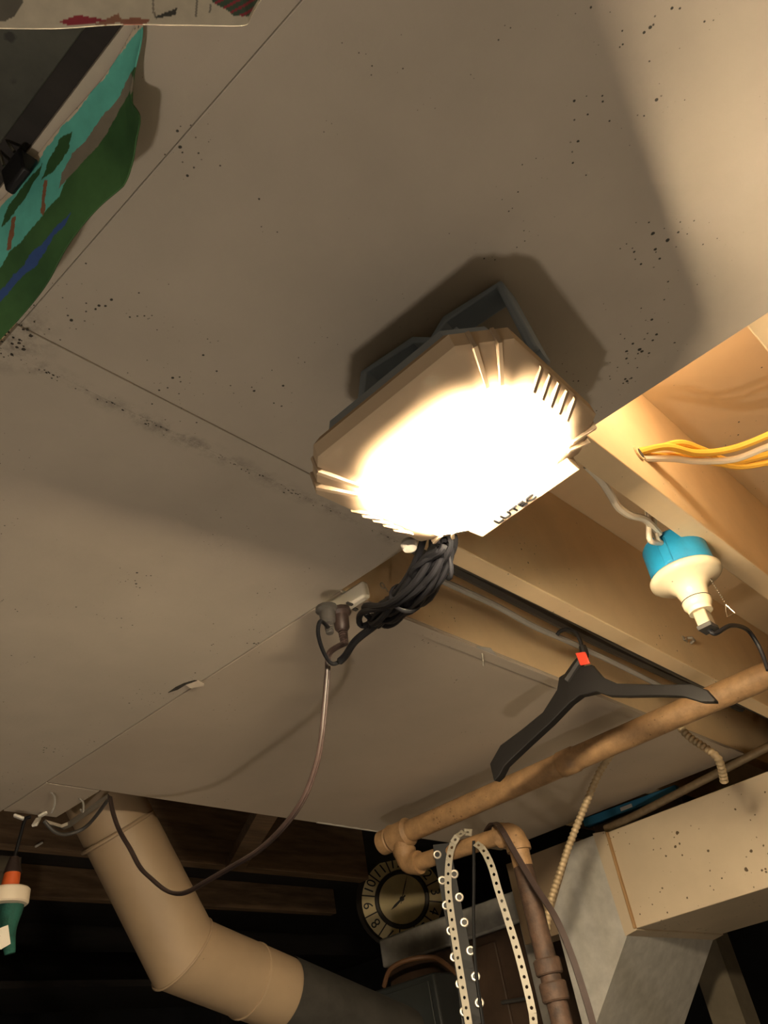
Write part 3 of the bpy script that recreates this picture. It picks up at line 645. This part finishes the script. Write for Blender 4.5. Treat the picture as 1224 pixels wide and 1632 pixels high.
for h_ in range(1, 13):
    t = math.radians(90-30*h_); rx, ry = math.cos(t)*CRd*.735, math.sin(t)*CRd*.735
    R2 = Matrix.Rotation(t-math.pi/2, 4, 'Z')
    text_mesh('numeral', str(h_), CRd*.30, CM @ Matrix.Translation((rx, ry, .0112)) @ R2, M_['ink'], clock, .0006)
    tb = math.radians(90-30*h_-15); b = MB(); b.box((-.0025, CRd*.6, .010), (.0025, CRd*.88, .0118), M=CM @ Matrix.Rotation(tb-math.pi/2, 4, 'Z')); b.build('divider', M_['clockrim'], clock, smooth=0)
for nm, deg, ln, wd in (('minute_hand', 24, .50, .004), ('hour_hand', 237, .33, .010)):
    M = CM @ Matrix.Rotation(-math.radians(deg), 4, 'Z')
    b = MB(); b.prism([M @ V(p) for p in ((-wd*.3,-CRd*.1,.0125), (wd*.3,-CRd*.1,.0125), (wd*.5,CRd*ln*.6,.0125), (0,CRd*ln*1.0,.0125), (-wd*.5,CRd*ln*.6,.0125))], M.to_3x3() @ V((0,0,.001))); b.build(nm, M_['ink'], clock, smooth=0)
b = MB(); b.lathe([(0,.016),(CRd*.05,.014),(CRd*.05,.01)], CM, 16); b.build('hub', M_['ink'], clock)
pc = ck - nv*.10
b = MB(); b.box((pc.x-.045, pc.y-.045, 0), (pc.x+.045, pc.y+.045, CAMZ+SUB)); o = b.build('post', M_['shade_wood'], base=(pc.x, pc.y, 0), smooth=0); tag(o, 'dark timber post carrying the round clock', 'post')

# ------------------------------------------------------------------ air duct
DX, DD = 2.38, .56
zt, zb = CAMZ+.617, CAMZ+.361
duct = thing('air_duct', 'big cream sheet-metal air duct with a galvanised section sloping to the furnace', 'duct', V((DX, 1.2, zb)))
b = MB(); b.box((DX, -.9, zb), (DX+DD, 1.19, zt)); b.build('trunk', M_['duct'], duct, bevel=.002)
b = MB(); b.prism([V((DX-.002,1.192,zt+.004)), V((DX-.002,1.232,zt+.010)), V((DX-.002,1.226,zb-.010)), V((DX-.002,1.188,zb-.004))], (DD,0,0)); b.build('flange', M_['duct'], duct, smooth=0)
b = MB(); b.beam(V((DX-.004,1.186,zt)), V((DX-.004,1.190,zb)), .012, .007); b.build('seam', M_['seam'], duct, bevel=.002)
d_ = V((0,.68,-.735)); A = V((DX+.004,1.228,zt+.006)); Bq = V((DX+.004,1.222,zb-.008)); Dq = V((DX+.004,1.305,zt+.006))
yL = 1.43; tL = (yL-Bq.y)/d_.y; kL = PX(882,1440,DX+.004)
b = MB(); b.prism([A, Bq, Bq+d_*tL, V((DX+.004, yL, kL.z-.02)), Dq], (DD-.01,0,0)); b.build('sloping_section', M_['galv'], duct, smooth=0)
# beige sheet box behind the riser
b = MB(); b.box((2.46,1.335,CAMZ+.42), (2.56,1.60,CAMZ+.655)); o = b.build('side_panel', M_['flue'], duct, smooth=0)
# pale post and a dark one behind the duct
c0, c1 = PX(1112,1560,3.3), PX(1158,1545,3.3)
b = MB(); b.box((3.3, c1.y, 0), (3.42, c0.y, CAMZ+SUB)); o = b.build('post', M_['palepost'], smooth=0); tag(o, 'pale upright post below the duct at the picture edge', 'post')
# things on top of the duct
b = MB(); b.tube([PX(965,1321,2.405), PX(1010,1301,2.405), PX(1224,1190,2.405), PX(1300,1149,2.405)], .011, 14)
one('conduit', b, M_['bx'], 'straight tan conduit lying above the duct beside the blue level', 'pipe')
p, q = PX(928,1311,2.43), PX(1076,1257,2.43)
zl = (p.z+q.z)/2
lev = thing('spirit_level', 'blue flat level with a small white sticker lying above the duct', 'level', V((2.44,(p.y+q.y)/2,zl-.014)))
b = MB(); b.beam(p+V((.02,0,0)), q+V((.02,0,0)), .03, .024); b.build('body', M_['level'], lev, bevel=.002)
sa, sb_ = PX(988,1290,2.43), PX(1006,1283,2.43)
b = MB(); b.beam(sa+V((.004,0,0)), sb_+V((.004,0,0)), .002, .010); b.build('sticker', M_['tape'], lev, smooth=0)
b = MB(); b.box((2.45, q.y+.0, zt+.002), (2.62, p.y-.02, zl-.0125)); o = b.build('wooden_block', M_['furnbrown'], bevel=.003); tag(o, 'brown board under the blue level on top of the duct', 'board')

# ------------------------------------------------------------------ armoured conduits
def armoured(pts, r, label, pitch=.0105):
    P = resample(smooth_path(pts, 10), pitch/6); rr = [r*(1+.13*math.cos(2*math.pi*i/6)) for i in range(len(P))]
    b = MB(); b.tube(P, rr, 12); return one('armoured_conduit', b, M_['bx'], label, 'conduit')
AX = 1.93
armoured([PX(985,1170,AX), PX(976,1198,AX), PX(955,1232,AX), PX(930,1290,AX), PX(908,1345,AX), PX(890,1398,AX), PX(877,1440,AX), PX(872,1478,AX), PX(872,1520,AX), PX(878,1570,AX), PX(892,1640,AX)], .0082, 'ribbed conduit curving down in front of the galvanised duct section')
armoured([PX(1078,1152,1.95), PX(1098,1174,1.95), PX(1124,1192,1.95), PX(1143,1207,1.95), PX(1150,1224,1.97), PX(1154,1245,2.0)], .0088, 'short ribbed conduit bending between painted pipe and duct')

# ------------------------------------------------------------------ big flue pipe at the left
FY = 1.79
fl = thing('flue_pipe', 'fat tan flue pipe with a mitred elbow below the ceiling edge', 'pipe', PY(290,1520,FY))
t0, t1, t2, t3 = PY(160,1262,FY), PY(291,1519,FY), PY(455,1586,FY), PY(640,1662,FY)
R = .085
def cut_tube(p, q, r, n1, n2, n=40):
    d = (q-p).normalized(); a = d.cross(V((0,1,0))).normalized(); c = d.cross(a)
    r0, r1 = [], []
    for k in range(n):
        th = 2*math.pi*k/n; o_ = a*(r*math.cos(th))+c*(r*math.sin(th))
        def hit(pt, nn):
            s = (pt-(p+o_)).dot(nn)/d.dot(nn); return p+o_+d*s
        r0.append(hit(p, n1)); r1.append(hit(q, n2))
    return r0, r1
d1 = (t1-t0).normalized(); d2 = (t2-t1).normalized(); nm = (d1+d2).normalized()
top_ = PY(177, 1300, FY)
b = MB(); r0, r1 = cut_tube(t0, t1, R, d1, nm); b.loops([r0, r1]); b.build('upper_pipe', M_['flue'], fl)
b = MB(); r0, r1 = cut_tube(t1, t2, R*.985, nm, d2); b.loops([r0, r1]); b.build('lower_pipe', M_['flue'], fl)
b = MB(); ring, _ = cut_tube(t1, t2, R*1.012, nm, d2); b.tube(ring+[ring[0]], .003, 6, cap=False); b.build('seam', M_['flue'], fl)
bd = PY(188, 1326, FY); ring, _ = cut_tube(bd, t1, R*1.005, d1, nm); b = MB(); b.tube(ring+[ring[0]], .005, 8, cap=False); b.build('bead', M_['flue'], fl)
bd = PY(395, 1562, FY); ring, _ = cut_tube(bd, t2, R*.992, d2, d2); b = MB(); b.tube(ring+[ring[0]], .003, 6, cap=False); b.build('bead', M_['flue'], fl)
b = MB(); r0, r1 = cut_tube(t2-d2*.02, t3, R*1.03, d2, d2); b.loops([r0, r1]); b.build('end_pipe', M_['fluegrey'], fl)
# aluminium hanger strap, wire nuts and nails under the last panel
b = MB(); P = [PY(72,1309,1.745), PY(98,1317,1.735), PY(108,1313,1.73), PY(140,1290,1.66), PY(172,1268,1.60)]
rg = [[p+V((0,0,.004)), p+V((.012,.010,.004)), p+V((.012,.010,-.003)), p+V((0,0,-.003))] for p in P]; b.loops(rg, cap0=True, cap1=True)
one('hanger_strap', b, M_['alu'], 'bent metal strap bracing the fat flue pipe to the ceiling', 'bracket', smooth=0)
for (x, y, dx, dy, lb) in ((30,1302,16,6,'white wire scrap left of the hanging black cord'), (68,1298,14,-8,'broad white plastic wire end right of the hanging black cord'), (58,1310,-7,12,'short cream wire end pointing down beside the hanging black cord'), (62,1346,10,-6,'tiny white scrap stuck on the wooden beam under the cord hook')):
    p, q = PY(x-dx/2, y-dy/2, 1.725), PY(x+dx/2, y+dy/2, 1.715)
    if y > 1340: p, q = PY(x-dx/2, y-dy/2, 2.196), PY(x+dx/2, y+dy/2, 2.196)
    b = MB(); b.beam(p, q, .012, .006); one('plastic_scrap', b, M_['tape'], lb, 'scrap', bevel=.002)
b = MB(); b.tube(smooth_path([PY(70,1308,1.73), PY(88,1326,1.73), PY(110,1329,1.73), PY(140,1315,1.70), PY(172,1275,1.6)], 8), .004, 8)
one('cable', b, M_['darkcable'], 'dark slack cable under the metal strap by the flue pipe', 'cable')
for i, (x, y) in enumerate(((80,1262),(126,1272))):
    b = MB(); p = PZ(x, y, .683); b.tube(smooth_path([p, p+V((.012,.004,-.006)), p+V((.018,.012,-.022)), p+V((.016,.02,-.035+.02*i))], 5), .0022, 6)
    one('wire', b, M_['greycable'], ('pale curled wire end under the corner of the far panel', 'grey wire drooping from the ceiling beside the flue pipe')[i], 'wire')
# ------------------------------------------------------------------ hanging hand tool at the left edge
GY = 1.73
dg = thing('hanging_tool', 'orange-handled hanging tool with a cream ring and green sleeve on a black cord', 'tool', PY(20,1440,GY))
b = MB(); b.tube(smooth_path([PY(48,1302,GY), PY(40,1306,GY), PY(33,1330,GY), PY(21,1374,GY)], 6), .0038, 8); b.build('cord', M_['black'], dg)
def cone(nm_, pa, pb, r0, r1, mt, n=16):
    b = MB(); b.tube([pa, pb], [r0, r1], n); return b.build(nm_, mt, dg, bevel=.001)
cone('ferrule', PY(23,1366,GY), PY(20,1392,GY), .009, .018, M_['cordbrown'])
cone('grip', PY(21,1388,GY), PY(13,1424,GY), .015, .018, M_['orange'])
rc = PY(10,1431,GY); b = MB(); b.lathe([(.02,-.015),(.040,-.015),(.043,-.012),(.043,.012),(.040,.015),(.02,.015)], frameM(rc+V((0,0,0)), V((1,0,0)), V((0,1,0)), V((.08,.0,1)).normalized()), 36); b.build('ring', M_['cream'], dg)
b = MB(); P = smooth_path([PY(20,1432,GY), PY(18,1450,GY), PY(14,1470,GY), PY(13,1490,GY), PY(16,1520,GY)], 5); b.tube(P, [.026-.0008*i for i in range(len(P))], 14); b.build('sleeve', M_['green'], dg)
b = MB(); b.prism([PY(-8,1482,GY-.03), PY(13,1474,GY-.03), PY(17,1504,GY-.03), PY(2,1513,GY-.03), PY(-8,1512,GY-.03)], (0,.002,0)); b.build('paper_tag', M_['paperwhite'], dg, smooth=0)
# wooden post far left
c0, c1 = PY(-14,1372,2.4), PY(9,1372,2.4)
b = MB(); b.box((c0.x, 2.4, 0), (c1.x, 2.46, c0.z-.02)); b.box((c0.x-.02, 2.38, c0.z-.03), (c1.x+.035, 2.48, c0.z+.01)); o = b.build('post', M_['palepost'], smooth=0); tag(o, 'pale wooden post with a cap block behind the hanging tool', 'post')

# ------------------------------------------------------------------ dim shelf unit in the far dark
sh = thing('shelving_unit', 'dim dark shelving unit in the far dark behind the flue pipe', 'shelf', V((2.0, 3.5, 0)))
for x in (1.62, 3.0):
    for y in (3.3, 3.7):
        b = MB(); b.box((x-.02, y-.02, 0), (x+.02, y+.02, CAMZ+.72)); b.build('upright', M_['shade_wood'], sh, smooth=0)
for z in (.35, .68):
    b = MB(); b.box((1.6, 3.28, CAMZ+z-.012), (3.02, 3.72, CAMZ+z+.012)); b.build('shelf_board', M_['shade_wood'], sh, smooth=0)

# ------------------------------------------------------------------ hanging pictures at the upper left
def inpoly(x, y, P):
    c = False; j = len(P)-1
    for i in range(len(P)):
        if (P[i][1] > y) != (P[j][1] > y) and x < (P[j][0]-P[i][0])*(y-P[i][1])/(P[j][1]-P[i][1])+P[i][0]: c = not c
        j = i
    return c
def proj(p):
    q = p-ZC; w_ = q.dot(_f); return 612+FPX*q.dot(CR)/w_, 816-FPX*q.dot(CU)/w_
def sheet(name, grid, colf, mt, label, cat, th=.0012):
    nu, nv_ = len(grid), len(grid[0]); vs = [p for r in grid for p in r]
    b = MB(); b.add(vs, [(i*nv_+j, (i+1)*nv_+j, (i+1)*nv_+j+1, i*nv_+j+1) for i in range(nu-1) for j in range(nv_-1)])
    o = b.build(name, mt, fix=False); at = o.data.color_attributes.new('paint', 'FLOAT_COLOR', 'POINT')
    for i, p in enumerate(vs): at.data[i].color = (*colf(p), 1)
    s = o.modifiers.new('s', 'SOLIDIFY'); s.thickness = th; s.offset = 0
    return tag(o, label, cat)
# landscape painting: vertical sheet in the plane x = 0.172, lower edge curling towards the room
PXP = .172
topE = [(216,38),(160,112),(100,190),(40,268),(0,318),(-60,395),(-130,480)]
botE = [(225,238),(206,290),(165,340),(108,405),(62,462),(0,535),(-60,600)]
PP0, PPN = W(PXP, 0, .682), V((.84, 0, .54))
tp = smooth_path([PP(x, y, PP0, PPN) for x, y in topE], 56); bt = smooth_path([PP(x, y, PP0, PPN) for x, y in botE], 56)
TEAL, GRN, DGRN, BLUE, BRN, GREY, PAP = (.14,.60,.52), (.065,.18,.055), (.035,.115,.035), (.04,.10,.33), (.30,.13,.065), (.25,.22,.17), (.75,.64,.5)
land = [(218,100),(180,180),(140,240),(100,295),(95,310),(70,342),(20,398),(0,428),(-80,520),(-80,700),(60,700),(260,400),(260,90)]
tree1 = [(118,212),(108,218),(85,250),(62,290),(70,285),(95,250)]
tree1 = [(118,210),(100,222),(80,255),(66,288),(88,270),(108,240)]
tree2 = [(68,260),(45,285),(20,320),(2,362),(14,352),(40,318),(62,282)]
trunk1 = [(70,288),(75,288),(72,320),(74,335),(68,345),(64,335),(67,315)]
trunk2 = [(20,348),(27,343),(22,375),(18,400),(12,402),(15,380)]
stream = [(112,338),(100,350),(85,368),(62,395),(45,410),(15,448),(-20,480),(-20,505),(5,475),(40,435),(60,420),(85,380),(105,355)]
hill = [(210,115),(195,150),(150,205),(115,245),(100,270),(93,300),(110,282),(150,240),(190,180),(214,140)]
def pcol(p):
    x, y = proj(p); n_ = mnoise.noise(p*60)*4+mnoise.noise(p*300)*1.5; x += n_; y += mnoise.noise(p*60+V((9,3,1)))*4+mnoise.noise(p*300+V((2,2,2)))*1.5
    e = (x-216)*.0 
    # distance below the top edge (margin of bare paper)
    yt = 38 + (216-x)*1.30
    if inpoly(x, y, stream): return BLUE
    if inpoly(x, y, trunk1) or inpoly(x, y, trunk2): return BRN
    if inpoly(x, y, tree1) or inpoly(x, y, tree2): return DGRN
    if inpoly(x, y, hill): return GREY
    if inpoly(x, y, land): k_ = max(0, min(1, .5+mnoise.noise(p*22)*1.2)); return tuple(a_*k_+c_*(1-k_) for a_, c_ in zip(GRN, DGRN))
    if y < yt + 18:
        if 100 < x < 230 and mnoise.noise(p*520) > .32 and yt+4 < y < yt+14: return (.10,.09,.08)
        return PAP
    return TEAL
NR = 150; grid = []
for i in range(len(tp)):
    row = []; u = i/(len(tp)-1)
    for j in range(NR):
        t = j/(NR-1); p = tp[i].lerp(bt[i], t)
        p = p + V(((.004 if u > .12 else .03*u+.0004)*math.sin(t*3.1+u*5)-.008*t*t*max(0, 1-u*5)+.002*math.sin(u*12), -.008*math.exp(-u*16)*math.cos(7.85*t-.7), 0))
        row.append(p)
    grid.append(row)
sheet('landscape_painting', grid, pcol, M_['paint'], 'curling landscape painting on paper, teal sky and green trees, hanging under the ceiling', 'painting')
ckp = PX(28, 274, PXP-.006)
clp = thing('binder_clip', 'black clip gripping the upper edge of the landscape painting', 'clip', ckp)
b = MB(); b.prism([ckp+V((-.008,-.014,.010)), ckp+V((.010,-.014,.010)), ckp+V((.005,-.014,-.012)), ckp+V((-.002,-.014,-.012))], (0,.028,0)); b.build('body', M_['black'], clp, bevel=.002)
b = MB(); b.tube([ckp+V((-.008,-.008,.010)), ckp+V((-.016,-.005,.026)), ckp+V((-.016,.005,.026)), ckp+V((-.008,.008,.010))], .0014, 6); b.build('clip_wire', M_['chrome'], clp)
# white drawing nearer the camera
DZ = .60
lower = [(-60,42),(0,43),(100,44),(180,42),(260,42),(330,40),(385,38),(398,30),(410,16),(424,-6)]
lw = smooth_path([PZ(x, y, DZ) for x, y in lower[:7]] + [PZ(x, y, DZ+dz) for (x, y), dz in zip(lower[7:], (.004,.012,.022))], 44)
shp = [([(95,36),(125,24),(155,29),(170,33),(135,40),(110,42)], (.30,.03,.05)), ([(150,40),(190,22),(192,28),(200,34),(170,41)], (.30,.14,.09)), ([(188,34),(215,27),(240,32),(232,39),(200,42)], (.30,.12,.08)),
       ([(248,28),(282,12),(280,24),(252,31)], (.05,.05,.045)), ([(-10,-20),(42,-20),(36,8),(24,26),(10,34),(-10,33)], (.13,.12,.10)), ([(338,5),(362,16),(372,26),(395,26),(408,8),(420,-10),(336,-14)], (.05,.09,.06)),
       ([(243,-10),(246,-10),(246,18),(252,30),(249,32),(243,20)], (.25,.22,.18)), ([(312,-8),(315,-8),(313,28),(310,28)], (.22,.2,.17)), ([(334,8),(337,8),(335,22),(332,22)], (.22,.2,.17))]
def dcol(p):
    x, y = proj(p); x += mnoise.noise(p*90)*2; y += mnoise.noise(p*90+V((4,4,4)))*2
    for P, c in shp:
        if inpoly(x, y, P):
            if P[0] == (338,5) and math.sin((x*.6+y*1.1)*.42) > .55: return (.30,.03,.05)
            return c
    return (.60,.54,.43)
grid = []
for i, p in enumerate(lw):
    row = []
    for j in range(130):
        t = j/129; q = p.lerp(V((p.x-.075, p.y-.035, CAMZ+CH-.002)), t*.98)
        row.append(q + V((.0015*math.sin(i*.03+t*2), -.004*math.sin(t*3.0), 0)))
    grid.append(row)
sheet('drawing', grid, dcol, M_['paint2'], 'white paper drawing with pink and dark green shapes hanging at the top edge', 'drawing')
